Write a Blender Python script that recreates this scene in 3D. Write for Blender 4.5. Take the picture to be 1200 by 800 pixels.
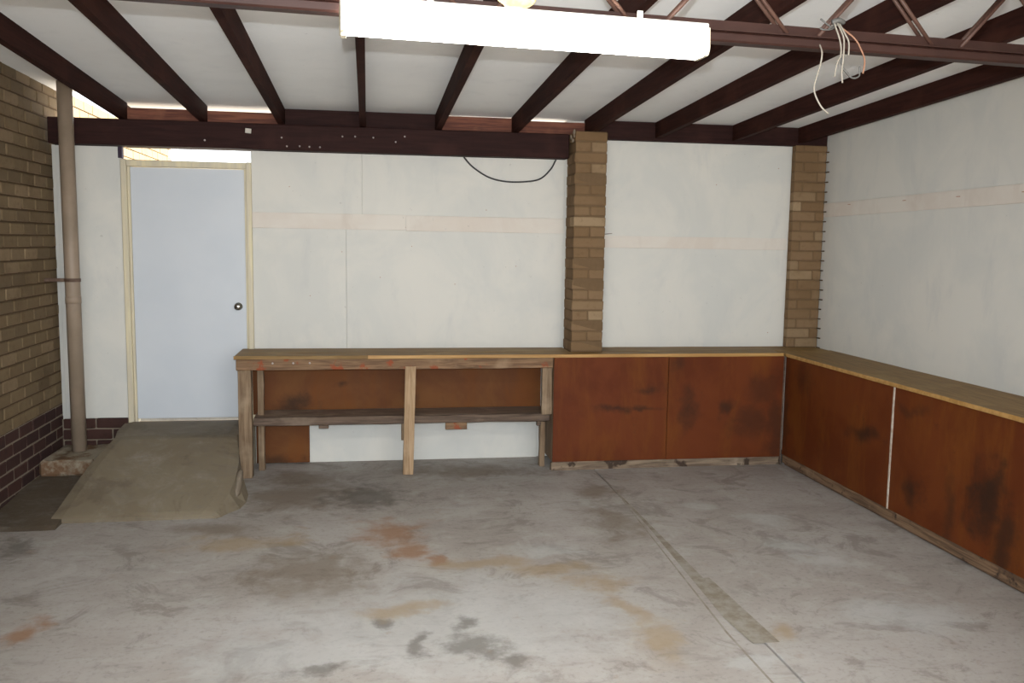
import bpy, bmesh, math, random
from mathutils import Vector, Matrix
random.seed(7)
scene = bpy.context.scene
for o in list(bpy.data.objects): bpy.data.objects.remove(o)
COL = scene.collection

# ------------------------------------------------------------------ camera
F_PX = 1040.0
CAM_Z = 1.80
cam_d = bpy.data.cameras.new('camera'); cam = bpy.data.objects.new('camera', cam_d); COL.objects.link(cam)
cam_d.sensor_fit = 'HORIZONTAL'; cam_d.sensor_width = 36.0; cam_d.lens = F_PX / 1200.0 * 36.0
cam_d.clip_start = 0.05; cam_d.clip_end = 200
_yaw = math.atan(170.0 / F_PX); _pitch = math.atan(117.0 / F_PX); _roll = math.radians(0.85)
_F = Vector((math.sin(_yaw) * math.cos(_pitch), math.cos(_yaw) * math.cos(_pitch), -math.sin(_pitch)))
_R0 = Vector((math.cos(_yaw), -math.sin(_yaw), 0)); _U0 = _R0.cross(_F)
_R = _R0 * math.cos(_roll) + _U0 * math.sin(_roll); _U = _U0 * math.cos(_roll) - _R0 * math.sin(_roll)
_m = Matrix((_R, _U, -_F)).transposed().to_4x4(); _m.translation = (0, 0, CAM_Z)
cam.matrix_world = _m
scene.camera = cam

# ------------------------------------------------------------------ world, sun, flash, exposure
world = bpy.data.worlds.new('world'); scene.world = world; world.use_nodes = True
bg = world.node_tree.nodes['Background']; bg.inputs[0].default_value = (0.90, 0.95, 1.0, 1); bg.inputs[1].default_value = 2.6
sun_d = bpy.data.lights.new('sun', 'SUN'); sun_d.energy = 30.0; sun_d.angle = math.radians(0.6); sun_d.color = (1, 0.95, 0.88)
sun = bpy.data.objects.new('sun', sun_d); COL.objects.link(sun)
sun.rotation_euler = Vector((-0.75, 0.10, -0.80)).to_track_quat('-Z', 'Y').to_euler()
# the photographer's built-in flash, beside and a little above the lens
fl_d = bpy.data.lights.new('camera_flash', 'SPOT'); fl_d.energy = 560; fl_d.shadow_soft_size = 0.008
fl_d.spot_size = math.radians(86); fl_d.spot_blend = 0.75; fl_d.color = (0.90, 0.96, 1.0)
fl = bpy.data.objects.new('camera_flash', fl_d); COL.objects.link(fl)
fl.matrix_world = _m @ Matrix.Translation((-0.02, 0.10, 0.0))
scene.view_settings.view_transform = 'Standard'; scene.view_settings.look = 'None'
scene.view_settings.exposure = 0.37; scene.view_settings.gamma = 1.0
scene.view_settings.use_curve_mapping = False

# ------------------------------------------------------------------ material helpers
def lin(r, g, b):
    f = lambda c: (c / 255 / 12.92) if c / 255 <= 0.04045 else ((c / 255 + 0.055) / 1.055) ** 2.4
    return (f(r), f(g), f(b), 1)

class NB:
    def __init__(s, name, rough=0.8, spec=0.3, metal=0.0):
        s.m = bpy.data.materials.new(name); s.m.use_nodes = True
        s.t = s.m.node_tree; s.n = s.t.nodes; s.b = s.n['Principled BSDF']
        s.b.inputs['Roughness'].default_value = rough; s.b.inputs['Specular IOR Level'].default_value = spec
        s.b.inputs['Metallic'].default_value = metal
        s._pos = None
    def link(s, a, b): s.t.links.new(a, b)
    def pos(s):
        if s._pos is None: s._pos = s.n.new('ShaderNodeNewGeometry').outputs['Position']
        return s._pos
    def obj(s): return s.n.new('ShaderNodeTexCoord').outputs['Object']
    def mapping(s, vec, loc=(0, 0, 0), rot=(0, 0, 0), scale=(1, 1, 1), typ='POINT'):
        mp = s.n.new('ShaderNodeMapping'); mp.vector_type = typ
        mp.inputs['Location'].default_value = loc; mp.inputs['Rotation'].default_value = rot; mp.inputs['Scale'].default_value = scale
        s.link(vec, mp.inputs['Vector']); return mp.outputs[0]
    def noise(s, vec, scale, detail=4, rough=0.55, dist=0.0):
        nt = s.n.new('ShaderNodeTexNoise'); nt.inputs['Scale'].default_value = scale; nt.inputs['Detail'].default_value = detail
        nt.inputs['Roughness'].default_value = rough; nt.inputs['Distortion'].default_value = dist
        s.link(vec, nt.inputs['Vector']); return nt.outputs[0]
    def rng(s, v, a, b, lo=0.0, hi=1.0, smooth=True):
        r = s.n.new('ShaderNodeMapRange'); r.interpolation_type = 'SMOOTHSTEP' if smooth else 'LINEAR'
        r.inputs['From Min'].default_value = a; r.inputs['From Max'].default_value = b
        r.inputs['To Min'].default_value = lo; r.inputs['To Max'].default_value = hi
        s.link(v, r.inputs['Value']); return r.outputs[0]
    def math(s, op, a, b):
        m = s.n.new('ShaderNodeMath'); m.operation = op
        for i, x in enumerate((a, b)):
            if isinstance(x, (int, float)): m.inputs[i].default_value = x
            else: s.link(x, m.inputs[i])
        return m.outputs[0]
    def mix(s, fac, a, b, mode='MIX'):
        m = s.n.new('ShaderNodeMix'); m.data_type = 'RGBA'; m.blend_type = mode
        for sock, x in ((m.inputs[0], fac), (m.inputs[6], a), (m.inputs[7], b)):
            if isinstance(x, (int, float, tuple)): sock.default_value = x
            else: s.link(x, sock)
        return m.outputs[2]
    def blob(s, vec, c, r, rot=0.0, ns=None, amp=0.5, a=0.15, b=0.55):
        """irregular stain centred on c with radii r"""
        v = s.mapping(vec, c, (0, 0, rot), tuple(max(x * 1.5, 1e-3) for x in r), 'TEXTURE')
        g = s.n.new('ShaderNodeTexGradient'); g.gradient_type = 'SPHERICAL'; s.link(v, g.inputs[0])
        x = g.outputs['Fac']
        if ns is not None: x = s.math('ADD', x, s.math('MULTIPLY', s.math('SUBTRACT', ns, 0.5), amp))
        return s.rng(x, a, b)
    def color(s, c):
        if isinstance(c, tuple): s.b.inputs['Base Color'].default_value = c
        else: s.link(c, s.b.inputs['Base Color'])
    def bump(s, h, strength=0.3, dist=0.005):
        bp = s.n.new('ShaderNodeBump'); bp.inputs['Strength'].default_value = strength; bp.inputs['Distance'].default_value = dist
        s.link(h, bp.inputs['Height']); s.link(bp.outputs[0], s.b.inputs['Normal'])
    def rand(s): return s.n.new('ShaderNodeObjectInfo').outputs['Random']

def timber(name, base, dark, light, axis, rough=0.75, paint=None, pamt=(0.6, 0.7), grain=1.0, spec=0.25):
    k = NB(name, rough, spec); p = k.pos()
    sc = [14, 14, 14]; sc['xyz'.index(axis)] = 0.9
    g = k.noise(k.mapping(p, scale=tuple(sc)), 3.0, 6, 0.65, 0.6)
    n2 = k.noise(p, 3.1, 4)
    c = k.mix(k.rng(g, 0.35, 0.68), dark, base)
    c = k.mix(k.math('MULTIPLY', k.rng(n2, 0.52, 0.72), 0.7), c, light)
    if paint:
        n3 = k.noise(k.mapping(p, loc=(3, 1, 2)), 7.0, 5)
        c = k.mix(k.rng(n3, *pamt), c, paint)
    k.color(c); k.bump(g, 0.25 * grain, 0.004); return k.m

M = {}
# concrete floor: grey slab with oil, rust and efflorescence marks left on it
def concrete(name, base, base2, stains=True):
    k = NB(name, 0.72, 0.35); p = k.pos()
    big = k.noise(p, 1.1, 6, 0.6, 0.5); med = k.noise(p, 4.5, 7, 0.68, 0.4); fine = k.noise(p, 34, 5, 0.7)
    blotch = k.noise(p, 2.6, 8, 0.72, 0.8)
    streak = k.noise(k.mapping(p, rot=(0, 0, 0.5), scale=(2.2, 6.0, 1)), 1.6, 5, 0.6, 1.0)
    c = k.mix(k.rng(big, 0.36, 0.64), base, base2)
    c = k.mix(k.math('MULTIPLY', k.rng(med, 0.50, 0.72), 0.40 if stains else 0.14), c, lin(176, 174, 168))
    c = k.mix(k.math('MULTIPLY', k.rng(streak, 0.52, 0.74), 0.35), c, lin(112, 104, 94))
    c = k.mix(k.math('MULTIPLY', k.rng(fine, 0.50, 0.72), 0.38), c, lin(104, 98, 92))
    c = k.mix(k.math('MULTIPLY', k.rng(blotch, 0.52, 0.63), 0.50), c, lin(114, 104, 95) if stains else lin(92, 80, 64))
    c = k.mix(k.math('MULTIPLY', k.rng(blotch, 0.46, 0.34), 0.28 if stains else 0.10), c, lin(186, 184, 178))
    if stains:
        wn = k.n.new('ShaderNodeTexNoise'); wn.inputs['Scale'].default_value = 2.2; wn.inputs['Detail'].default_value = 6; wn.inputs['Roughness'].default_value = .6; k.link(p, wn.inputs['Vector'])
        vs = k.n.new('ShaderNodeVectorMath'); vs.operation = 'MULTIPLY_ADD'; k.link(wn.outputs['Color'], vs.inputs[0]); vs.inputs[1].default_value = (.5, .5, 0); vs.inputs[2].default_value = (-.25, -.25, 0)
        va = k.n.new('ShaderNodeVectorMath'); va.operation = 'ADD'; k.link(p, va.inputs[0]); k.link(vs.outputs[0], va.inputs[1]); pw = va.outputs[0]
        ns = k.noise(p, 5.5, 6, 0.65, 0.3); n2 = k.noise(p, 11, 5, 0.7)
        S = [
         ('white', [(.35,4.04,.92,.52),(-.37,3.78,.44,.24),(.93,4.06,.25,.24),(1.03,4.94,.2,.11),(2.52,4.81,.13,.13),(1.57,5.83,.05,.1),(2.59,5.38,.15,.09),(2.56,4.55,.17,.12),(2.62,3.79,.29,.17),(1.7,3.49,.15,.05),(2.3,5.7,.13,.08)], lin(186, 188, 186), .42),
         ('brown', [(-.31,4.76,.34,.35),(1.57,5.43,.16,.40),(1.65,6.14,.16,.22),(.85,6.76,.6,.18),(-.5,6.22,.40,.34),(-.95,5.57,.26,.13),(-.55,6.7,.3,.25)], lin(108, 92, 74), .62),
         ('dark', [(.02,6.18,.27,.28),(.08,4.08,.06,.07),(.45,3.97,.07,.06),(.48,3.77,.12,.12),(.24,3.8,.05,.08),(.58,3.63,.07,.07),(-.24,3.62,.12,.05),(-2.0,5.38,.11,.15)], lin(84, 78, 70), .62),
         ('rust', [(.14,5.36,.20,.23),(.22,5.0,.12,.13),(.35,4.87,.06,.09),(-1.6,4.17,.09,.11)], lin(144, 100, 62), .72),
         ('ochre', [(.62,4.73,.28,.1),(.99,4.63,.28,.09),(1.21,4.43,.18,.1),(1.28,4.1,.06,.25),(1.28,3.71,.12,.2),(-.72,5.33,.3,.12),(.16,4.2,.19,.08),(1.87,3.78,.09,.09)], lin(152, 128, 92), .58)]
        for nm, lst, colr, amt in S:
            acc = None
            for (x, y, rx, ry) in lst:
                b = k.blob(pw, (x, y, 0), (rx * 1.15, ry * 1.15, 1), 0, ns if nm != 'dark' else n2, 1.5, 0.12, 0.85)
                acc = b if acc is None else k.math('MAXIMUM', acc, b)
            c = k.mix(k.math('MULTIPLY', acc, amt), c, colr)
    k.color(c)
    h = k.math('ADD', k.math('MULTIPLY', fine, 0.5), med)
    k.bump(h, 0.22, 0.006)
    return k.m
M['concrete'] = concrete('concrete_floor', lin(168, 162, 156), lin(155, 147, 140))
M['concrete_plain'] = concrete('concrete_ramp', lin(122, 111, 92), lin(112, 100, 81), False)
M['concrete_dirt'] = concrete('concrete_dirty', lin(92, 80, 66), lin(80, 68, 54), False)
M['concrete_out'] = concrete('concrete_outside', lin(170, 165, 155), lin(160, 154, 145), False)
k = NB('joint_filler', 0.85, 0.2); n = k.noise(k.pos(), 9, 5, .7)
k.color(k.mix(k.rng(n, .35, .65), lin(130, 120, 105), lin(152, 146, 136))); M['filler'] = k.m
k = NB('footing_render', 0.85, 0.2); n = k.noise(k.pos(), 6, 5, .65)
k.color(k.mix(k.rng(n, .42, .60), lin(110, 84, 62), lin(150, 140, 122))); k.bump(n, .4, .01); M['footing'] = k.m

# whitewashed fibre-cement sheet
def whitewash(name, a, b, tint):
    k = NB(name, 0.7, 0.3); p = k.pos()
    n1 = k.noise(p, 1.6, 5, 0.6, 0.6); n2 = k.noise(k.mapping(p, scale=(1, 1, .35)), 5.0, 6, 0.65, 0.3); n3 = k.noise(p, 28, 3, .6)
    c = k.mix(k.rng(n1, .38, .62), a, b)
    c = k.mix(k.math('MULTIPLY', k.rng(n2, .52, .75), .55), c, tint)
    c = k.mix(k.math('MULTIPLY', k.rng(n3, .70, .80), .45), c, lin(140, 136, 128))
    k.color(c); k.bump(n2, 0.10, 0.004); return k.m
M['white'] = whitewash('whitewash_sheet', lin(210, 207, 199), lin(202, 201, 195), lin(192, 192, 189))
M['batten'] = whitewash('whitewash_batten', lin(214, 207, 197), lin(208, 198, 187), lin(196, 184, 172))
M['ceil'] = whitewash('ceiling_sheet_white', lin(243, 244, 243), lin(239, 240, 239), lin(230, 232, 232))
k = NB('white_door_paint', 0.45, 0.4); n = k.noise(k.pos(), 2.5, 3); k.color(k.mix(k.rng(n, .3, .7), lin(198, 202, 207), lin(193, 198, 204))); M['door'] = k.m
k = NB('cream_frame_paint', 0.5, 0.35); n = k.noise(k.mapping(k.pos(), scale=(9, 9, .8)), 2.0, 5)
k.color(k.mix(k.rng(n, .35, .65), lin(216, 204, 170), lin(196, 186, 164))); M['cream'] = k.m

# timbers
M['maroon_y'] = timber('maroon_timber_lengthwise', lin(56, 31, 25), lin(43, 23, 19), lin(66, 38, 30), 'y', 0.75, spec=.06)
M['maroon_x'] = timber('maroon_timber_across', lin(50, 29, 26), lin(39, 22, 20), lin(58, 35, 31), 'x', 0.7, spec=.12)
M['block_x'] = timber('red_brown_blocking', lin(124, 76, 58), lin(86, 50, 40), lin(140, 92, 70), 'x', 0.7)
M['raw_x'] = timber('worn_rail_timber', lin(142, 112, 84), lin(100, 76, 56), lin(160, 134, 106), 'x', 0.75, lin(138, 70, 42), (.56, .62))
M['raw_z'] = timber('weathered_post_timber', lin(142, 120, 96), lin(108, 88, 68), lin(160, 140, 116), 'z', 0.8)
M['pale_z'] = timber('pale_post_timber', lin(176, 148, 116), lin(140, 114, 86), lin(186, 160, 130), 'z', 0.8)
M['grey_x'] = timber('grey_shelf_timber', lin(112, 94, 80), lin(78, 64, 54), lin(134, 116, 100), 'x', 0.8)
M['shelf_x'] = timber('dusty_shelf_timber', lin(140, 118, 100), lin(110, 92, 78), lin(160, 140, 122), 'x', 0.85)
M['plinth_x'] = timber('stained_plinth_timber', lin(142, 124, 104), lin(96, 80, 66), lin(164, 148, 128), 'x', 0.8, lin(64, 50, 40), (.54, .62))
M['plinth_y'] = timber('stained_plate_timber', lin(130, 104, 80), lin(88, 68, 52), lin(150, 126, 100), 'y', 0.8, lin(60, 46, 38), (.60, .68))
M['top_x'] = timber('worktop_timber', lin(142, 112, 66), lin(114, 87, 49), lin(152, 126, 80), 'x', 0.55)
M['top_y'] = timber('worktop_timber_side', lin(142, 112, 66), lin(114, 87, 49), lin(152, 126, 80), 'y', 0.55)
k = NB('orange_lipping', 0.5, 0.35); n = k.noise(k.mapping(k.pos(), scale=(.8, 12, 12)), 2.0, 5); k.color(k.mix(k.rng(n, .35, .65), lin(182, 142, 86), lin(160, 120, 66))); M['lip'] = k.m

def hardboard(name, a, b, blobs, axis):
    k = NB(name, 0.6, 0.15); p = k.pos()
    n1 = k.noise(p, 1.8, 5, .6, .5); sc = (1, 1, .25)
    n2 = k.noise(k.mapping(p, scale=sc), 4.0, 6, .65, .4); n3 = k.noise(p, 7.0, 6, .65, .3)
    c = k.mix(k.rng(n1, .38, .62), a, b)
    c = k.mix(k.math('MULTIPLY', k.rng(n2, .46, .68), .65), c, lin(110, 62, 22))
    c = k.mix(k.math('MULTIPLY', k.rng(n3, .62, .78), .45), c, lin(66, 36, 22))
    wn = k.n.new('ShaderNodeTexNoise'); wn.inputs['Scale'].default_value = 3.0; wn.inputs['Detail'].default_value = 5; k.link(p, wn.inputs['Vector'])
    vs = k.n.new('ShaderNodeVectorMath'); vs.operation = 'MULTIPLY_ADD'; k.link(wn.outputs['Color'], vs.inputs[0]); vs.inputs[1].default_value = (.3, .3, .3); vs.inputs[2].default_value = (-.15, -.15, -.15)
    va = k.n.new('ShaderNodeVectorMath'); va.operation = 'ADD'; k.link(p, va.inputs[0]); k.link(vs.outputs[0], va.inputs[1]); pw = va.outputs[0]
    acc = None
    for (ctr, r, amt) in blobs:
        q = k.math('MULTIPLY', k.blob(pw, ctr, tuple(1.2 * q for q in r), 0, n3, 1.5, .12, .95), amt); acc = q if acc is None else k.math('MAXIMUM', acc, q)
    if acc is not None: c = k.mix(acc, c, lin(42, 30, 22))
    k.color(c); return k.m
M['hb_back'] = hardboard('hardboard_back_run', lin(100, 49, 22), lin(88, 40, 17),
    [((1.95,6.73,.47),(.13,.3,.035),.7), ((2.2,6.73,.47),(.14,.3,.022),.65), ((2.22,6.73,.66),(.12,.3,.04),.6), ((2.55,6.73,.45),(.09,.3,.16),.6),
     ((2.85,6.73,.5),(.08,.3,.07),.7), ((3.05,6.73,.35),(.2,.3,.14),.5), ((3.2,6.73,.6),(.15,.3,.2),.4), ((3.3,6.73,.3),(.1,.3,.3),.55), ((2.45,6.73,.85),(.06,.3,.08),.5)], 'x')
M['hb_right'] = hardboard('hardboard_side_run', lin(100, 50, 21), lin(88, 41, 16),
    [((3.36,5.55,.52),(.3,.22,.06),.75), ((3.36,4.95,.25),(.3,.08,.10),.75), ((3.36,4.62,.3),(.3,.06,.22),.5), ((3.36,4.30,.42),(.3,.16,.20),.85), ((3.36,4.1,.25),(.3,.08,.16),.7),
     ((3.36,6.4,.75),(.3,.12,.12),.4), ((3.36,5.0,.8),(.3,.18,.04),.4), ((3.36,6.68,.4),(.3,.05,.4),.55)], 'y')
M['hb_in'] = hardboard('hardboard_under_bench', lin(108, 68, 34), lin(96, 56, 28),
    [((-.55,7.17,.46),(.16,.3,.06),.75), ((-.2,7.17,.62),(.05,.3,.03),.6), ((.3,7.17,.6),(.05,.3,.3),.35), ((-.75,7.17,.05),(.2,.3,.06),.6)], 'x')

# bricks
def brickmat(name, cols, dirt):
    k = NB(name, 0.9, 0.15); r = k.rand(); p = k.pos()
    cr = k.n.new('ShaderNodeValToRGB'); cr.color_ramp.interpolation = 'LINEAR'
    els = cr.color_ramp.elements
    while len(els) < len(cols): els.new(0.5)
    for i, cc in enumerate(cols): els[i].position = i / (len(cols) - 1); els[i].color = cc
    k.link(r, cr.inputs[0])
    n = k.noise(p, 22, 5, .65); n2 = k.noise(p, 3.0, 4)
    c = k.mix(k.math('MULTIPLY', k.rng(n, .5, .75), .4), cr.outputs[0], dirt)
    c = k.mix(k.math('MULTIPLY', k.rng(n2, .5, .72), .35), c, dirt)
    k.color(c); k.bump(n, .35, .004); return k.m
TAN = [lin(112, 88, 62), lin(122, 98, 72), lin(116, 92, 66), lin(128, 104, 78), lin(118, 94, 68), lin(152, 130, 102)]
M['brick_tan'] = brickmat('tan_pier_brick', TAN, lin(98, 76, 50))
M['brick_house'] = brickmat('tan_house_brick', [lin(112, 94, 70), lin(124, 106, 80), lin(106, 90, 68), lin(136, 116, 90)], lin(90, 72, 52))
M['brick_dark'] = brickmat('dark_plinth_brick', [lin(66, 46, 42), lin(58, 42, 40), lin(76, 52, 46), lin(62, 44, 40)], lin(46, 34, 32))
k = NB('mortar', 0.95, 0.1); n = k.noise(k.pos(), 30, 4); k.color(k.mix(n, lin(78, 62, 46), lin(94, 76, 57))); M['mortar'] = k.m
k = NB('tan_mortar', 0.95, 0.1); n = k.noise(k.pos(), 30, 4); k.color(k.mix(n, lin(100, 80, 58), lin(114, 93, 70))); M['mortar_tan'] = k.m
k = NB('pale_mortar', 0.95, 0.1); n = k.noise(k.pos(), 30, 4); k.color(k.mix(n, lin(118, 106, 92), lin(140, 128, 112))); M['mortar_pale'] = k.m

def plain(name, c, rough=.5, spec=.4, metal=0., var=None, sc=8):
    k = NB(name, rough, spec, metal)
    if var: k.color(k.mix(k.rng(k.noise(k.pos(), sc, 4), .35, .65), c, var))
    else: k.color(c)
    return k.m
M['pipe'] = plain('beige_pipe_paint', lin(150, 132, 114), .5, .4, 0, lin(138, 122, 104), 5)
M['strap'] = plain('rusty_strap_metal', lin(120, 100, 86), .6, .4, .3, lin(92, 72, 60), 20)
M['chrome'] = plain('knob_metal', lin(150, 146, 138), .25, .5, 1.0)
M['dark'] = plain('black_cable_sheath', lin(46, 44, 44), .5)
M['steel'] = plain('maroon_painted_steel', lin(54, 33, 27), .45, .25, 0, lin(46, 27, 22), 6)
M['rod'] = plain('brown_painted_rod', lin(84, 60, 50), .5, .25, 0, lin(72, 49, 41), 9)
M['cap'] = plain('cream_plastic_cap', lin(214, 204, 180), .45)
M['tray'] = plain('white_enamel_tray', lin(222, 218, 208), .4)
M['wire_w'] = plain('white_wire_sheath', lin(138, 130, 118), .6)
M['wire_g_and_shadow'] = plain('grey_wire_and_shadow', lin(84, 82, 78), .5)
M['wire_o'] = plain('orange_wire_sheath', lin(134, 94, 70), .5)
M['tag'] = plain('pale_paper', lin(190, 184, 174), .8)
M['nail'] = plain('bright_nail', lin(190, 180, 176), .4, .5, .5)
M['foam'] = plain('pale_yellow_foam', lin(222, 206, 152), .9, .2, 0, lin(206, 186, 128), 30)
M['seal'] = plain('white_joint_bead', lin(192, 182, 168), .7, .3, 0, lin(170, 152, 134), 30)
M['rustmark'] = plain('rust_mark', lin(176, 140, 120), .8)
M['purple'] = plain('dark_packing_block', lin(48, 34, 52), .7)
k = NB('lit_diffuser', .4); k.color(lin(240, 236, 226)); k.b.inputs['Emission Color'].default_value = (1, .95, .86, 1); k.b.inputs['Emission Strength'].default_value = 36.0; M['lamp'] = k.m

# ------------------------------------------------------------------ object helpers
WLOC = {}
def put(o, parent, wloc):
    COL.objects.link(o); wloc = Vector(wloc)
    if parent is not None:
        o.parent = parent; o.location = wloc - WLOC[parent.name]
    else: o.location = wloc
    WLOC[o.name] = wloc; return o
def tag(o, label, cat=None, group=None, kind=None):
    o['label'] = label
    if cat: o['category'] = cat
    if group: o['group'] = group
    if kind: o['kind'] = kind
    return o
def empty(name, loc): return put(bpy.data.objects.new(name, None), None, loc)
def mesh_of(bm, name, mat, smooth=False):
    me = bpy.data.meshes.new(name); bmesh.ops.recalc_face_normals(bm, faces=bm.faces[:]); bm.to_mesh(me); bm.free()
    me.materials.append(mat)
    if smooth:
        for pl in me.polygons: pl.use_smooth = True
    return me
def boxbm(sx, sy, sz, bev=0.0, seg=None, jit=0.0):
    bm = bmesh.new(); bmesh.ops.create_cube(bm, size=1.0)
    bmesh.ops.scale(bm, vec=(sx, sy, sz), verts=bm.verts[:])
    if seg:
        ax, nseg = seg
        L = (sx, sy, sz)[ax]
        for i in range(1, nseg):
            co = [0, 0, 0]; no = [0, 0, 0]; co[ax] = -L / 2 + L * i / nseg; no[ax] = 1
            bmesh.ops.bisect_plane(bm, geom=bm.verts[:] + bm.edges[:] + bm.faces[:], plane_co=co, plane_no=no)
    if bev:
        es = [e for e in bm.edges if len(e.link_faces) == 2 and e.calc_face_angle(0) > 1.0]
        bmesh.ops.bevel(bm, geom=es, offset=min(bev, .3 * min(sx, sy, sz)), segments=1, affect='EDGES')
    if jit:
        for v in bm.verts: v.co += Vector([random.uniform(-jit, jit) for _ in range(3)])
    return bm
def box(name, x0, x1, y0, y1, z0, z1, mat, parent=None, bev=.003, seg=None, jit=0.0, base=False):
    bm = boxbm(x1 - x0, y1 - y0, z1 - z0, bev, seg, jit)
    c = Vector(((x0 + x1) / 2, (y0 + y1) / 2, (z0 + z1) / 2))
    o = bpy.data.objects.new(name, mesh_of(bm, name, M[mat])); return put(o, parent, c)
def poly(name, verts, faces, mat, parent=None, loc=(0, 0, 0), smooth=False):
    bm = bmesh.new(); vs = [bm.verts.new(Vector(v) - Vector(loc)) for v in verts]
    for f in faces: bm.faces.new([vs[i] for i in f])
    return put(bpy.data.objects.new(name, mesh_of(bm, name, M[mat], smooth)), parent, loc)
def spline(pts, n):
    P = [Vector(p) for p in pts]; P = [P[0] * 2 - P[1]] + P + [P[-1] * 2 - P[-2]]; out = []
    for i in range(1, len(P) - 2):
        for j in range(n):
            t = j / n; a, b, c, d = P[i - 1], P[i], P[i + 1], P[i + 2]
            out.append(0.5 * ((2 * b) + (c - a) * t + (2 * a - 5 * b + 4 * c - d) * t * t + (3 * b - a - 3 * c + d) * t ** 3))
    out.append(P[-2]); return out
def tube(name, pts, r, mat, parent=None, n=6, sides=8, smooth_curve=True):
    P = spline(pts, n) if smooth_curve and len(pts) > 2 else [Vector(p) for p in pts]
    bm = bmesh.new(); rings = []; c0 = sum(P, Vector()) / len(P)
    up = Vector((.13, .97, .2)).normalized()
    for i, p in enumerate(P):
        t = (P[min(i + 1, len(P) - 1)] - P[max(i - 1, 0)]).normalized()
        a = t.cross(up); a = a.normalized() if a.length > 1e-3 else t.orthogonal().normalized(); b = t.cross(a)
        rings.append([bm.verts.new(p - c0 + (a * math.cos(q) + b * math.sin(q)) * r) for q in [2 * math.pi * s / sides for s in range(sides)]])
    for A, B in zip(rings, rings[1:]):
        for s in range(sides): bm.faces.new((A[s], A[(s + 1) % sides], B[(s + 1) % sides], B[s]))
    bm.faces.new(rings[0]); bm.faces.new(rings[-1][::-1])
    return put(bpy.data.objects.new(name, mesh_of(bm, name, M[mat], True)), parent, c0)
def lathe(name, prof, axis, origin, mat, parent=None, sides=20):
    """prof: (distance along axis, radius)"""
    bm = bmesh.new(); ax = Vector(axis).normalized(); a = ax.orthogonal().normalized(); b = ax.cross(a); rings = []
    for d, r in prof:
        rings.append([bm.verts.new(ax * d + (a * math.cos(q) + b * math.sin(q)) * max(r, 1e-4)) for q in [2 * math.pi * s / sides for s in range(sides)]])
    for A, B in zip(rings, rings[1:]):
        for s in range(sides): bm.faces.new((A[s], A[(s + 1) % sides], B[(s + 1) % sides], B[s]))
    bm.faces.new(rings[0]); bm.faces.new(rings[-1][::-1])
    return put(bpy.data.objects.new(name, mesh_of(bm, name, M[mat], True)), parent, origin)

# shared brick meshes; each keyed by its size
BR = {}
def brick(cx, cy, cz, sx, sy, sz, mat, parent, jit=True):
    key = (round(sx, 3), round(sy, 3), round(sz, 3), mat, random.randint(0, 2) if jit else 0)
    if key not in BR:
        bm = boxbm(sx, sy, sz, .006)
        for v in bm.verts: v.co += Vector([random.uniform(-.0018, .0018) for _ in range(3)])
        BR[key] = mesh_of(bm, 'brick', M[mat])
    return put(bpy.data.objects.new('brick', BR[key]), parent, (cx, cy, cz))

D = 7.20          # face of the rear wall
XL, XR = -2.33, 3.85
YF = -0.6         # open front of the garage
CH = .086         # brick course
def ceil_z(y): return 2.79 + .04 * (7.05 - y)
def raft_z(y): return 2.662 + .04 * (7.05 - y)

# ------------------------------------------------------------------ floor
fl_o = box('floor', XL - .2, 1.775, YF - 5, D + .1, -.15, 0, 'concrete', None, 0)
tag(fl_o, 'stained grey concrete floor slab of the garage', kind='structure')
box('slab', 1.787, XR + .2, YF - 5, D + .1, -.15, .004, 'concrete', fl_o, .004)
# patched strip between the two pours, widest towards the open side
poly('joint_strip', [(1.70, 3.9, .0025), (1.765, 5.3, .0025), (1.783, 6.5, .0025), (1.79, 6.5, .0025), (1.80, 5.2, .0035), (1.85, 3.62, .0045), (1.72, 3.62, .0045)], [tuple(range(7))], 'filler', fl_o, (1.75, 4.6, 0))
poly('joint_edge', [(1.645, YF, .001), (1.645, 3.75, .001), (1.768, 5.9, .001), (1.774, 5.9, .001), (1.656, 3.75, .001), (1.656, YF, .001)], [tuple(range(6))], 'filler', fl_o, (1.65, 4.0, 0))
_ap = [(5.66, .004), (5.70, .022), (5.95, .045), (6.35, .072), (6.66, .076), (7.2, .076)]
_v = []; _f = []
for _i, (_y, _z) in enumerate(_ap):
    for _j in range(7): _v.append((XL - .1 + (.53) * _j / 6, _y + random.uniform(-.012, .012) * (_i == 0), _z + random.uniform(-.003, .003) * (_i > 0)))
for _i in range(5):
    for _j in range(6): _q = _i * 7 + _j; _f.append((_q, _q + 1, _q + 8, _q + 7))
_n = len(_v)
for _y in (5.66, 7.2): _v += [(XL - .1, _y, -.05), (-1.90, _y, -.05)]
_f += [(_n, _n + 1) + tuple(range(6, -1, -1)), (_n + 3, _n + 2) + tuple(range(35, 42)), (_n + 1, _n + 3) + tuple(range(41, 5, -7)), (_n + 2, _n) + tuple(range(0, 36, 7)), (_n, _n + 2, _n + 3, _n + 1)]
poly('apron', _v, _f, 'concrete_dirt', fl_o, (-2.1, 6.4, 0))
og = box('ground_outside', -12, 12, D + .22, 24, .10, .345, 'concrete_out', None, 0); og.name = 'floor_outside'; WLOC['floor_outside'] = WLOC['ground_outside']
tag(og, 'sunlit concrete yard outside the rear door', kind='structure')
of = box('floor_driveway', -14, 14, -22, YF - 5, -.2, -.01, 'concrete_out', None, 0)
tag(of, 'open concrete driveway in front of the garage', kind='structure')

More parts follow.
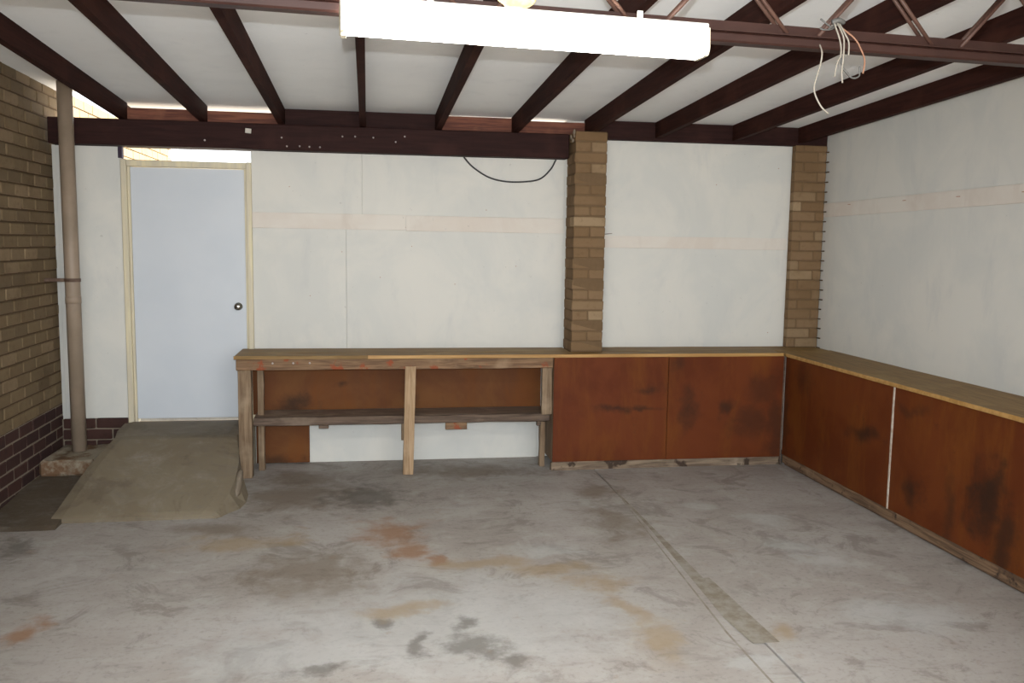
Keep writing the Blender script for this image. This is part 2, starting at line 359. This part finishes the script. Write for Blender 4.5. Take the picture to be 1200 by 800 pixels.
# ------------------------------------------------------------------ wall_left : house brickwork
wl = box('wall_left', XL - .25, XL - .007, YF, 11.25, -.02, 2.905, 'mortar', None, 0)
tag(wl, 'brown house brick wall with dark plinth courses at the left', kind='structure')
box('plinth_mortar', XL - .03, XL - .005, YF, 11.25, 0, .505, 'mortar_pale', wl, 0)
rest = {'brick_house': [], 'brick_dark': []}
nc = 34; zb = -.011
for c in range(nc):
    z = zb + c * CH + CH / 2; mat = 'brick_dark' if c < 6 else 'brick_house'
    off = 0.0 if c % 2 else .12
    y = YF + off - .24
    while y < 11.2:
        yc = y + .12
        if 5.35 < yc < 7.45: brick(XL - .05 + random.uniform(-.002, .002), yc, z, .10, .23, .076, mat, wl)
        elif yc > YF + .1: rest[mat].append((yc, z))
        y += .24
for mat, lst in rest.items():
    bm = bmesh.new()
    for yc, z in lst:
        b2 = bmesh.ops.create_cube(bm, size=1)['verts']
        dx = random.uniform(-.002, .002)
        for v in b2: v.co = Vector((v.co.x * .10 + XL - .05 + dx, v.co.y * .23 + yc, v.co.z * .076 + z))
    o = put(bpy.data.objects.new('brickwork', mesh_of(bm, 'brickwork', M[mat])), wl, (0, 0, 0)); o['kind'] = 'stuff'

# ------------------------------------------------------------------ wall_back : framing behind whitewashed sheets
DX0, DX1, DZ0, DZ1 = -1.785, -.935, .365, 2.325      # door leaf
wb = box('wall_back', DX1 + .045, XR + .1, D + .022, D + .10, 0, 2.47, 'white', None, 0)
tag(wb, 'whitewashed sheet wall with cover battens at the rear', kind='structure')
box('wall_frame', XL, DX0 - .06, D + .022, D + .10, 0, 2.47, 'white', wb, 0)
box('wall_frame', DX0 - .06, DX1 + .045, D + .001, D + .10, 0, .344, 'concrete_plain', wb, 0)
box('wall_frame', XL + .52, 1.6, D + .022, D + .10, 2.47, 2.655, 'maroon_x', wb, 0)
box('wall_frame', 1.6, XR + .1, D + .022, D + .10, 2.47, 2.79, 'white', wb, 0)
def sheet(x0, x1, z0, z1, y=D): return box('wall_panel', x0, x1, y, y + .02, z0, z1, 'white', wb, .003)
sheet(XL + .03, DX0 - .05, .392, 2.50)
sheet(DX1 + .05, -.043, 1.935, 2.48); sheet(-.0415, 1.595, 1.935, 2.48)
sheet(DX1 + .05, -.168, .915, 1.935); sheet(-.1665, 1.595, .915, 1.935)
sheet(DX1 + .05, 1.40, .0, .905)
sheet(1.87, 3.60, 1.81, 2.66); sheet(1.87, 3.60, .915, 1.81)
box('batten', DX1 + .05, .30, D - .008, D, 1.878, 1.998, 'batten', wb, .002, (0, 6), .001)
box('batten', .304, 1.595, D - .008, D, 1.872, 1.994, 'batten', wb, .002, (0, 6), .001)
box('batten', 1.87, 3.555, D - .008, D, 1.762, 1.86, 'batten', wb, .002, (0, 6), .001)
# dark brick base below the sheet beside the pipe
box('base_mortar', XL, DX0 - .06, D + .006, D + .022, .05, .385, 'mortar_pale', wb, 0)
for c in range(4):
    z = .055 + c * CH + .038; x = XL + (.01 if c % 2 else -.11)
    while x < DX0 - .1:
        a, b = max(x, XL + .005), min(x + .23, DX0 - .065)
        if b - a > .04: brick((a + b) / 2, D + .009, z, b - a, .026, .076, 'brick_dark', wb)
        x += .24
# dotted nail heads and small knocks in the sheets
for (x, z) in [(-.2, 1.7), (.1, 1.5), (.35, 1.75), (-.45, 1.35), (.7, 1.45), (1.2, 1.6), (.95, 2.05), (-.6, 2.2), (.42, 1.95), (.30, 1.9), (3.42, 1.05), (3.45, 2.45), (2.9, 2.3)]:
    lathe('nail_head', [(0, .004), (.002, .004), (.003, .001)], (0, -1, 0), (x, D - .0005, z), 'rustmark', wb, 8)

# ------------------------------------------------------------------ door_1
dr = empty('door_1', ((DX0 + DX1) / 2, D, DZ0)); tag(dr, 'plain white flush door in a cream timber frame above the ramp', kind='structure')
leaf = box('door_leaf', DX0 + .006, DX1 - .006, D + .02, D + .058, DZ0 + .014, DZ1 - .004, 'door', dr, .002)
fx = .055
box('door_frame', DX0 - fx, DX0 - .012, D - .02, D + .10, DZ0 - .02, DZ1 + .052, 'cream', dr, .004)
box('door_stop', DX0 - .012, DX0 + .006, D + .004, D + .10, DZ0 - .02, DZ1, 'cream', dr, .002)
box('door_frame', DX1 + .010, DX1 + .05, D - .02, D + .10, DZ0 - .02, DZ1 + .052, 'cream', dr, .004)
box('door_stop', DX1 - .006, DX1 + .010, D + .004, D + .10, DZ0 - .02, DZ1, 'cream', dr, .002)
box('door_head', DX0 - .012, DX1 + .010, D - .014, D + .10, DZ1, DZ1 + .048, 'cream', dr, .004)
kb = lathe('door_knob', [(0, .031), (.006, .031), (.008, .012), (.030, .011), (.034, .020), (.045, .027), (.058, .026), (.064, .016), (.065, .0)], (0, -1, 0), (-1.003, D + .020, 1.262), 'chrome', leaf)
kb['label'] = 'round metal door knob'
box('packing_block', DX0 - .072, DX0 - .042, D - .005, D + .05, DZ1 + .058, 2.49, 'purple', dr, .003)

# ------------------------------------------------------------------ wall_right
wr = box('wall_right', XR + .022, XR + .14, YF, D + .1, 0, 3.1, 'white', None, 0)
tag(wr, 'whitewashed sheet wall with a long cover batten at the right', kind='structure')
for y0, y1 in ((YF, 1.2), (1.205, 3.6), (3.605, D - .02)):
    box('wall_panel', XR, XR + .02, y0, y1, 2.14, 3.05, 'white', wr, .003)
for y0, y1 in ((YF, 1.2), (1.205, 3.6), (3.605, D - .02)):
    box('wall_panel', XR, XR + .02, y0, y1, 0, 2.14, 'white', wr, .003)
o = box('batten', XR - .009, XR, 2.0, D - .03, 2.075, 2.19, 'batten', wr, .002, (1, 10), .001); o.rotation_euler.x = -.012
box('batten', XR - .009, XR, YF, 1.995, 2.10, 2.215, 'batten', wr, .002)
for y in (5.95, 5.35, 4.75, 4.68, 4.5, 6.7):
    box('nail_rust', XR - .0105, XR - .009, y, y + .04, 2.135, 2.141, 'rustmark', wr, 0)

# ------------------------------------------------------------------ ceiling : lining sheets and rafters
def slab_y(name, x0, x1, y0, y1, f0, f1, mat, parent, dz=0.0):
    v = []
    for y in (y0, y1):
        for (x, f) in ((x0, f0), (x1, f0), (x1, f1), (x0, f1)): v.append((x, y, f(y) + dz))
    c = ((x0 + x1) / 2, (y0 + y1) / 2, (f0(y0) + f1(y1)) / 2)
    return poly(name, v, [(0, 1, 2, 3), (7, 6, 5, 4), (0, 4, 5, 1), (1, 5, 6, 2), (2, 6, 7, 3), (3, 7, 4, 0)], mat, parent, c)
roof_top = lambda y: ceil_z(y) + .06
ce = slab_y('ceiling', -1.79, XR + .2, YF, 7.42, lambda y: ceil_z(y) + .008, roof_top, 'ceil', None)
tag(ce, 'white sheet ceiling under the sloping roof between dark rafters', kind='structure')
RX = [-1.815, -1.24, -.668, -.056, .530, 1.14, 1.74, 2.332, 3.0, 3.585]
for x in RX:
    slab_y('rafter', x, x + .046, YF + .1, 7.165, raft_z, ceil_z, 'maroon_y', ce)
xs = [-1.79] + [x + .023 for x in RX[1:]] + [XR + .02]
for a, b in zip(xs, xs[1:]):
    for y0, y1 in ((YF, 2.99), (2.995, 7.40)):
        slab_y('ceiling_sheet', a + .0015, b - .0015, y0, y1, ceil_z, lambda y: ceil_z(y) + .008, 'ceil', ce)
slab_y('ceiling_sheet', XL - .1, -1.80, YF, 7.40, lambda y: 2.886 + .014 * (7.4 - y), lambda y: 2.90 + .014 * (7.4 - y), 'ceil', ce)
slab_y('roof_edge', -1.83, -1.79, YF, 7.40, ceil_z, lambda y: ceil_z(y) + .2, 'maroon_y', ce)
# blocking between the rafters over the beam, with a slit of daylight left above it
for i, (a, b) in enumerate(zip(RX, RX[1:])):
    top = [2.752, 2.750, 2.789, 2.789, 2.777, 2.762, 2.79, 2.79, 2.79][i]
    if a > 1.7: box('blocking', a + .046, b, 7.14, 7.185, 2.645, top, 'maroon_x', ce, .002)
    else: box('blocking', a + .046, b, 7.15, 7.19, 2.655, top, 'maroon_x' if i in (2, 3, 6) else 'block_x', ce, .002)
box('blocking', RX[-1] + .046, XR + .02, 7.14, 7.185, 2.62, 2.79, 'maroon_x', ce, .002)

# ------------------------------------------------------------------ timber beam and wall plate
be = empty('timber_beam', (-.35, 7.10, 2.466)); tag(be, 'long dark maroon timber beam across the top of the rear wall', 'beam')
bb = box('beam_body', XL + .03, 1.592, 7.05, D - .004, 2.466, 2.656, 'maroon_x', be, .006, (0, 12), .0015)
for (x, z) in [(-.64,2.557),(-.602,2.494),(-.507,2.497),(-.435,2.495),(-.356,2.494),(-.187,2.58),(-.091,2.583),(.047,2.579),(.218,2.552),(.287,2.595),(-1.2,2.52)]:
    lathe('nail', [(0, .007), (.004, .007), (.006, .002)], (0, -1, 0), (x, 7.0495, z), 'nail', bb, 8)
t = box('paper_tag', -.905, -.862, 7.044, 7.0485, 2.582, 2.616, 'tag', bb, 0); t['label'] = 'small pale paper tag'; t.rotation_euler.y = .1
pl = box('wall_plate', 1.88, XR - .02, 7.13, 7.198, 2.635, 2.662, 'maroon_x', None, .003)
tag(pl, 'thin dark timber plate on the rear wall right of the brick pier', 'timber plate')

# ------------------------------------------------------------------ brick piers
def pier(name, label, x0, x1, y0, y1, z0, z1, bmat, pattern):
    e = empty(name, ((x0 + x1) / 2, (y0 + y1) / 2, 0)); tag(e, label, 'brick pier', 'brick piers')
    box('mortar_core', x0 + .006, x1 - .006, y0 + .006, y1 - .001, 0 if pattern == 'square' else .931, z1, 'mortar_tan', e, 0)
    c = 0; z = z0
    while z + .076 <= z1 + .03:
        h = min(.074, z1 - z)
        w = x1 - x0; d = y1 - y0; dj = random.uniform(-.003, .003)
        if pattern == 'square':
            if c % 2:      # two headers in front
                for a in (0, 1): brick(x0 + w * (.25 + .5 * a), y0 + .115 + dj, z + h / 2, w / 2 - .008, .23, h, bmat, e)
                brick(x0 + w / 2, y0 + .24 + (d - .24) / 2, z + h / 2, w - .002, max(d - .25, .03), h, bmat, e)
            else:
                for a in (0, 1): brick(x0 + w / 2, y0 + d * (.25 + .5 * a) + dj, z + h / 2, w, d / 2 - .008, h, bmat, e)
        else:
            s = .72 if c % 2 else .28
            brick(x0 + w * s / 2, y0 + d / 2 + dj * .5, z + h / 2, w * s - .008, d, h, bmat, e)
            brick(x0 + w * (s + 1) / 2, y0 + d / 2 + dj * .5, z + h / 2, w * (1 - s) - .006, d, h, bmat, e)
        z += .083; c += 1
    return e
p1 = pier('brick_pier', 'free-standing tan brick pier between the two whitewashed rear panels', 1.607, 1.868, 6.90, D - .012, .932, 2.665, 'brick_tan', 'square')
# mortar smears where the beam meets the pier
for (x, y, z, r) in [(1.603, 6.93, 2.66, .022), (1.60, 6.96, 2.60, .018), (1.60, 7.02, 2.63, .02), (1.603, 6.93, 2.63, .014)]:
    bm = bmesh.new(); bmesh.ops.create_icosphere(bm, subdivisions=2, radius=r)
    for v in bm.verts: v.co *= random.uniform(.75, 1.2); v.co.x *= .5
    put(bpy.data.objects.new('mortar_lump', mesh_of(bm, 'mortar_lump', M['mortar_pale'], True)), p1, (x, y, z))
lathe('wire_tie', [(0, .003), (.07, .002)], (1, -.1, .1), (1.865, 6.95, 1.87), 'strap', p1, 6)
p2 = pier('brick_pier', 'tan brick pier filling the right rear corner above the benches', 3.555, XR - .004, 7.12, D - .012, .932, 2.64, 'brick_tan', 'run')
for c in range(21):     # mortar squeezed out over the edge of the sheet
    z = .932 + c * .083 - .005
    box('mortar_ridge', XR - .012 - random.uniform(0, .004), XR - .001, 7.095 - random.uniform(0, .02), 7.128, z - .004, z + .006, 'mortar', p2, .001)

# ------------------------------------------------------------------ downpipe
dp = empty('downpipe', (-2.135, 6.95, .195)); tag(dp, 'beige round downpipe standing in the corner beside the white door', 'pipe')
lathe('pipe', [(0, .052), (2.70, .052)], (-.002, 0, 1), (-2.135, 6.95, .195), 'pipe', dp, 24)
lathe('pipe_collar', [(0, .0545), (.05, .0545), (.052, .052)], (0, 0, 1), (-2.137, 6.95, 1.30), 'pipe', dp, 24)
lathe('strap_ring', [(0, .055), (.001, .056), (.024, .056), (.025, .055)], (0, 0, 1), (-2.137, 6.95, 1.46), 'strap', dp, 24)
box('strap_arm', XL + .002, -2.186, 6.94, 6.955, 1.46, 1.485, 'strap', dp, .002)
cf = box('concrete_footing', XL + .004, -1.955, 6.66, D - .012, .076, .190, 'footing', None, .018, (0, 5), .007)
tag(cf, 'rough concrete footing block around the foot of the downpipe', 'concrete block')

# ------------------------------------------------------------------ ramp
prof = [(7.185, .362), (6.90, .362), (6.66, .360), (6.60, .352), (6.45, .300), (6.30, .246), (6.12, .176), (5.98, .122), (5.88, .080), (5.81, .048), (5.785, .030)]
left = [-1.87, -1.85, -1.805, -1.81, -1.85, -1.885, -1.915, -1.935, -1.95, -1.965, -1.972]
right = [-.955, -.955, -.955, -.945, -.915, -.895, -.895, -.915, -.945, -.975, -.995]
bm = bmesh.new(); NX = 14; rows = []
for (y, z), l, r in zip(prof, left, right):
    row = []
    for i in range(NX + 1):
        u = i / NX; x = l + (r - l) * u
        e = .012 * (1 if i in (0, NX) else 0)
        row.append(bm.verts.new((x, y + (.05 * u * (1 - u) * -.4 if y < 5.9 else 0) + random.uniform(-.003, .003) * (y < 6.5), z - e + random.uniform(-.0025, .0025) * (y < 6.6))))
    rows.append(row)
low = []
for j, ((y, z), l, r) in enumerate(zip(prof, left, right)):
    rr = r + (.02 + .05 * min(1, max(0, (6.55 - y) / .3)) * (1 if y > 5.9 else .3)) * (y < 6.6)
    low.append((bm.verts.new((l - .004, y, -.002)), bm.verts.new((rr, y, -.002))))
for A, B in zip(rows, rows[1:]):
    for i in range(NX): bm.faces.new((A[i], A[i + 1], B[i + 1], B[i]))
for j in range(len(rows) - 1):
    bm.faces.new((rows[j][0], rows[j + 1][0], low[j + 1][0], low[j][0]))
    bm.faces.new((rows[j + 1][NX], rows[j][NX], low[j][1], low[j + 1][1]))
bm.faces.new(rows[-1] + [low[-1][1], low[-1][0]]); bm.faces.new(rows[0][::-1] + [low[0][0], low[0][1]])
ra = empty('concrete_ramp', (-1.42, 6.4, 0)); tag(ra, 'rough grey concrete ramp leading up to the white door', 'ramp')
for v in bm.verts: v.co -= Vector((-1.42, 6.4, 0))
put(bpy.data.objects.new('ramp_slab', mesh_of(bm, 'ramp_slab', M['concrete_plain'])), ra, (-1.42, 6.4, 0))
bm = bmesh.new(); bmesh.ops.create_icosphere(bm, subdivisions=3, radius=1)
for v in bm.verts: v.co = Vector((v.co.x * .022, v.co.y * .15, v.co.z * .05)) * random.uniform(.9, 1.12)
o = put(bpy.data.objects.new('mortar_spill', mesh_of(bm, 'mortar_spill', M['mortar_pale'], True)), ra, (-.878, 6.17, .125)); o.rotation_euler = (.36, 0, 0)

# ------------------------------------------------------------------ open workbench
BY = 6.735        # bench front
ow = empty('open_workbench', (.24, 6.96, 0)); tag(ow, 'open timber workbench with a low shelf beside the door ramp', 'workbench')
fr = box('front_rail', -.965, 1.432, BY, BY + .035, .822, .905, 'raw_x', ow, .005, (0, 14), .002)
for x in (-.70, -.55, -.43): lathe('nail', [(0, .008), (.004, .008), (.006, .002)], (0, -1, 0), (x, BY - .0005, .875), 'nail', fr, 8)
box('leg', -.955, -.86, BY + .012, BY + .10, 0, .822, 'raw_z', ow, .004, (2, 8), .002)
box('leg', -.84, -.795, 6.97, 7.04, 0, .90, 'raw_z', ow, .004, (2, 8), .002)
o = box('leg', .272, .352, BY - .004, BY + .036, 0, .845, 'pale_z', ow, .003, (2, 6), .001); o.rotation_euler.y = .022; o.location.z -= .0
box('leg', 1.352, 1.434, BY + .036, BY + .085, .445, .905, 'raw_z', ow, .004, (2, 6), .002)
box('leg', 1.365, 1.405, BY + .14, BY + .21, 0, .37, 'raw_z', ow, .004, (2, 6), .002)
box('end_rail', -.955, -.915, BY + .10, D - .03, .80, .90, 'raw_x', ow, .004)
sr = box('shelf_rail', -.86, 1.43, 6.845, 6.885, .378, .44, 'grey_x', ow, .005, (0, 14), .003)
box('shelf_board', -.86, 1.43, 6.885, D - .032, .415, .44, 'shelf_x', ow, .003, (0, 10), .002)
box('shelf_block', -.375, -.30, 6.847, 6.885, .35, .378, 'grey_x', sr, .003)
box('shelf_block', .255, .325, 6.85, 6.885, .245, .378, 'raw_z', sr, .003)
box('shelf_block', .60, .77, 6.845, 6.885, .325, .378, 'raw_x', sr, .003)
box('shelf_bracket', 1.33, 1.365, 6.85, 6.885, .34, .378, 'grey_x', sr, .004)
box('back_panel', -.90, .312, D - .03, D - .016, .405, .905, 'hb_in', ow, .002)
box('back_panel', .316, 1.42, D - .03, D - .016, .405, .905, 'hb_in', ow, .002)
box('lower_panel', -.88, -.465, D - .03, D - .018, .008, .400, 'hb_in', ow, .002)

# ------------------------------------------------------------------ closed bench runs
cb = empty('bench_cabinet', (2.4, 6.96, 0)); tag(cb, 'closed bench base with stained brown hardboard panels along the rear wall', 'cabinet')
box('panel', 1.437, 2.370, BY - .008, BY + .004, .072, .905, 'hb_back', cb, .002)
box('panel', 2.374, 3.352, BY - .006, BY + .006, .070, .905, 'hb_back', cb, .002)
box('plinth', 1.428, 3.352, BY - .002, BY + .035, 0, .070, 'plinth_x', cb, .005, (0, 16), .003)
box('end_panel', 1.437, 1.452, BY + .005, D - .02, .072, .90, 'raw_z', cb, .002)
box('frame_post', 3.3525, 3.3615, BY - .014, BY + .05, 0, .90, 'grey_x', cb, .001)
BX = 3.362
sb = empty('bench_cabinet', (3.6, 4.0, 0)); tag(sb, 'closed bench base with stained hardboard panels along the right wall', 'cabinet')
box('panel', BX, BX + .012, 5.205, BY - .02, .095, .905, 'hb_right', sb, .002)
box('panel', BX + .002, BX + .014, 3.35, 5.195, .095, .905, 'hb_right', sb, .002)
box('panel', BX, BX + .012, 1.5, 3.345, .095, .905, 'hb_right', sb, .002)
jb = box('joint_bead', BX - .004, BX + .004, 5.193, 5.207, .095, .905, 'seal', sb, .001, (2, 10), .001); jb['label'] = 'thin white bead down the panel joint'
box('base_plate', BX + .006, BX + .07, 1.5, BY - .02, .022, .095, 'plinth_y', sb, .006, (1, 24), .004)
box('sole_plate', BX + .03, BX + .12, 1.5, BY - .02, .004, .022, 'plinth_y', sb, .002)
box('end_panel', BX + .012, XR - .002, 1.5, 1.52, .022, .90, 'raw_z', sb, .002)

# worktops
wt = empty('worktop', (1.2, 6.96, .907)); tag(wt, 'long brown timber worktop along the rear wall around the brick pier', 'worktop')
box('plank', -.975, 1.60, 6.905, D - .002, .907, .930, 'top_x', wt, .002, (0, 12), .001)
box('plank', -.975, 3.34, BY - .003, 6.895, .907, .930, 'top_x', wt, .002, (0, 16), .001)
box('plank', 1.875, 3.83, 6.905, D - .002, .907, .930, 'top_x', wt, .002, (0, 10), .001)
box('edge_lipping', 0.0, 3.345, BY - .012, BY - .003, .905, .931, 'lip', wt, .002, (0, 16), .001)
box('edge_lipping', -.978, -.002, BY - .010, BY - .003, .905, .931, 'top_x', wt, .002, (0, 6), .001)
ws = empty('worktop', (3.6, 4.0, .907)); tag(ws, 'long brown timber worktop along the right wall', 'worktop')
box('plank', BX - .005, XR - .002, 4.2, 6.893, .907, .930, 'top_y', ws, .002, (1, 12), .001)
box('plank', BX - .005, XR - .002, 1.5, 4.197, .907, .930, 'top_y', ws, .002, (1, 12), .001)
box('edge_lipping', BX - .013, BX - .005, 1.5, 6.70, .905, .931, 'lip', ws, .002, (1, 16), .001)

# ------------------------------------------------------------------ open web steel truss
TY, TZ = 3.0, 2.493
tr = empty('steel_truss', (1.0, TY, TZ)); tag(tr, 'maroon open-web steel truss spanning the ceiling above the light', 'truss')
X0, X1 = XL + .04, XR - .01
def angle(name, y0, y1, z0, z1, t, sgn, parent):
    # L section: a vertical leg and a horizontal leg
    ya, yb = (y0, y1)
    if sgn > 0: pts = [(ya, z0), (yb, z0), (yb, z0 + t), (ya + t, z0 + t), (ya + t, z1), (ya, z1)]
    else: pts = [(ya, z0), (yb, z0), (yb, z1), (yb - t, z1), (yb - t, z0 + t), (ya, z0 + t)]
    n_ = len(pts); v = [(X0, y, z) for y, z in pts] + [(X1, y, z) for y, z in pts]
    f = [tuple(range(n_))[::-1], tuple(range(n_, 2 * n_))] + [(i, (i + 1) % n_, n_ + (i + 1) % n_, n_ + i) for i in range(n_)]
    return poly(name, v, f, 'steel', parent, ((X0 + X1) / 2, (y0 + y1) / 2, (z0 + z1) / 2))
angle('bottom_chord', TY - .042, TY - .008, TZ + .034, TZ + .074, .005, -1, tr)
angle('bottom_chord', TY + .008, TY + .042, TZ + .034, TZ + .074, .005, 1, tr)
box('chord_flange', X0, X1, TY - .030, TY + .030, TZ, TZ + .034, 'steel', tr, .006)
angle('top_chord', TY - .042, TY - .008, 2.755, 2.795, .005, -1, tr)
angle('top_chord', TY + .008, TY + .042, 2.755, 2.795, .005, 1, tr)
pitch = .585; x = -.24 - 3 * pitch
while x < X1 - .1:
    for s in (-1, 1):
        for dy in (-.015, .015):
            a = (x + s * .06, TY + dy, TZ + .045); b = (x + s * (pitch / 2 - .02), TY + dy, 2.765)
            if X0 < b[0] < X1 and X0 < a[0] < X1: tube('web_rod', [a, b], .0075, 'rod', tr, sides=8)
    x += pitch
tr.rotation_euler = (0, .003, .07)
bm = bmesh.new(); bmesh.ops.create_icosphere(bm, subdivisions=4, radius=1)
for v in bm.verts:
    q = v.co; s = 1 + .12 * math.sin(q.x * 7 + q.y * 5) * math.cos(q.z * 6 + q.y * 4) + random.uniform(-.02, .02)
    v.co = Vector((q.x * .058, q.y * .03, q.z * .032)) * s
fo = put(bpy.data.objects.new('foam_lump', mesh_of(bm, 'foam_lump', M['foam'], True)), None, (.474, 2.905, 2.574)); tag(fo, 'pale yellow foam lump stuck on the steel truss above the light', 'foam lump')

# ------------------------------------------------------------------ fluorescent light
LX0, LX1, LY, LZ = -.082, 1.105, 2.862, 2.418
lt = empty('fluorescent_light', ((LX0 + LX1) / 2, LY, LZ)); tag(lt, 'long lit fluorescent batten light with a white diffuser under the truss', 'ceiling light')
def extr(name, pts, x0, x1, mat, parent, smooth=False):
    n_ = len(pts); v = [(x0, y, z) for y, z in pts] + [(x1, y, z) for y, z in pts]
    f = [tuple(range(n_))[::-1], tuple(range(n_, 2 * n_))] + [(i, (i + 1) % n_, n_ + (i + 1) % n_, n_ + i) for i in range(n_)]
    return poly(name, v, f, mat, parent, ((x0 + x1) / 2, LY, LZ + .05))
w2 = .048; H = .085
sec = [(LY - w2, LZ + H), (LY - w2 - .004, LZ + .03)]
for i in range(1, 6):
    q = math.pi * (1 + i / 12); sec.append((LY - w2 + .016 + .02 * math.cos(q), LZ + .026 + .026 * math.sin(q)))
sec += [(2 * LY - y, z) for y, z in sec[::-1]]
extr('diffuser', sec, LX0 + .012, LX1 - .012, 'lamp', lt)
big = [(LY + (y - LY) * 1.05, LZ + .05 + (z - LZ - .05) * 1.04) for y, z in sec]
extr('end_cap', big, LX0, LX0 + .012, 'cap', lt); extr('end_cap', big, LX1 - .012, LX1, 'cap', lt)
box('end_clip', LX0 + .002, LX0 + .02, LY - .02, LY + .02, LZ - .012, LZ - .001, 'cap', lt, .002)
box('end_clip', LX1 + .001, LX1 + .010, LY - .03, LY + .02, LZ + .03, LZ + .065, 'cap', lt, .002)
box('tray', LX0, LX1, LY - .042, LY + .042, LZ + H + .001, LZ + H + .018, 'tray', lt, .003)
for x in (.2, .9): box('hanger', x - .01, x + .01, LY + .052, LY + .056, LZ + .05, LZ + .15, 'tray', lt, .001)
lt.rotation_euler = (0, .003, .07)

# ------------------------------------------------------------------ loose wiring on the truss
wi = empty('wire_bundle', (1.60, 2.93, 2.54)); tag(wi, 'loose bundle of cut electrical wires and one modelled shadow loop dangling from the truss', 'wires')
W = [('wire_w', [(1.578,2.94,2.572),(1.598,2.93,2.51),(1.598,2.92,2.462),(1.585,2.92,2.429),(1.579,2.92,2.386)]),
     ('wire_w', [(1.590,2.95,2.585),(1.604,2.925,2.53),(1.608,2.92,2.5),(1.605,2.915,2.446),(1.602,2.915,2.403),(1.607,2.915,2.366)]),
     ('wire_w', [(1.602,2.95,2.575),(1.615,2.93,2.535),(1.628,2.925,2.506),(1.63,2.925,2.461)]),
     ('wire_o', [(1.600,2.955,2.57),(1.651,2.93,2.522),(1.677,2.925,2.482),(1.689,2.92,2.445),(1.685,2.92,2.402)]),
     ('wire_g_and_shadow', [(1.603,2.93,2.50),(1.608,2.93,2.436),(1.628,2.93,2.404),(1.653,2.93,2.387),(1.677,2.93,2.396),(1.676,2.93,2.428)]),  # grey loop modelled in place of the wires' flash shadow, not a real wire
     ('wire_g_and_shadow', [(1.526,2.94,2.583),(1.548,2.935,2.566),(1.572,2.94,2.557),(1.59,2.955,2.573)]),
     ('wire_g_and_shadow', [(1.522,2.935,2.551),(1.537,2.93,2.545),(1.572,2.94,2.552),(1.59,2.955,2.572)])]
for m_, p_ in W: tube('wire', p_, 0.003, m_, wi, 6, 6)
tube('wire_wrap', [(1.572,2.945,2.575),(1.595,2.94,2.582),(1.618,2.95,2.578)], .009, 'wire_g_and_shadow', wi, 5, 8)
lw = tube('loose_wire', [(1.536,2.955,2.50),(1.533,2.93,2.467),(1.529,2.93,2.427),(1.517,2.93,2.383),(1.51,2.93,2.346),(1.521,2.93,2.314),(1.543,2.93,2.282),(1.568,2.93,2.262)], .003, 'wire_w', None, 6, 6)
lw.location += Vector((.028, .035, 0)); wi.location += Vector((.028, .035, 0))
tag(lw, 'single white wire hanging below the truss left of the wire bundle', 'wire')

# ------------------------------------------------------------------ cable looping on the rear wall
ca = tube('cable', [(.765,7.18,2.47),(.77,7.178,2.455),(.84,7.185,2.386),(.958,7.188,2.315),(1.083,7.19,2.284),(1.223,7.19,2.281),(1.377,7.188,2.305),(1.467,7.185,2.382),(1.508,7.18,2.455),(1.515,7.18,2.468)], .0065, 'dark', None, 6, 8)
tag(ca, 'thin black cable sagging in a loop below the beam', 'cable')
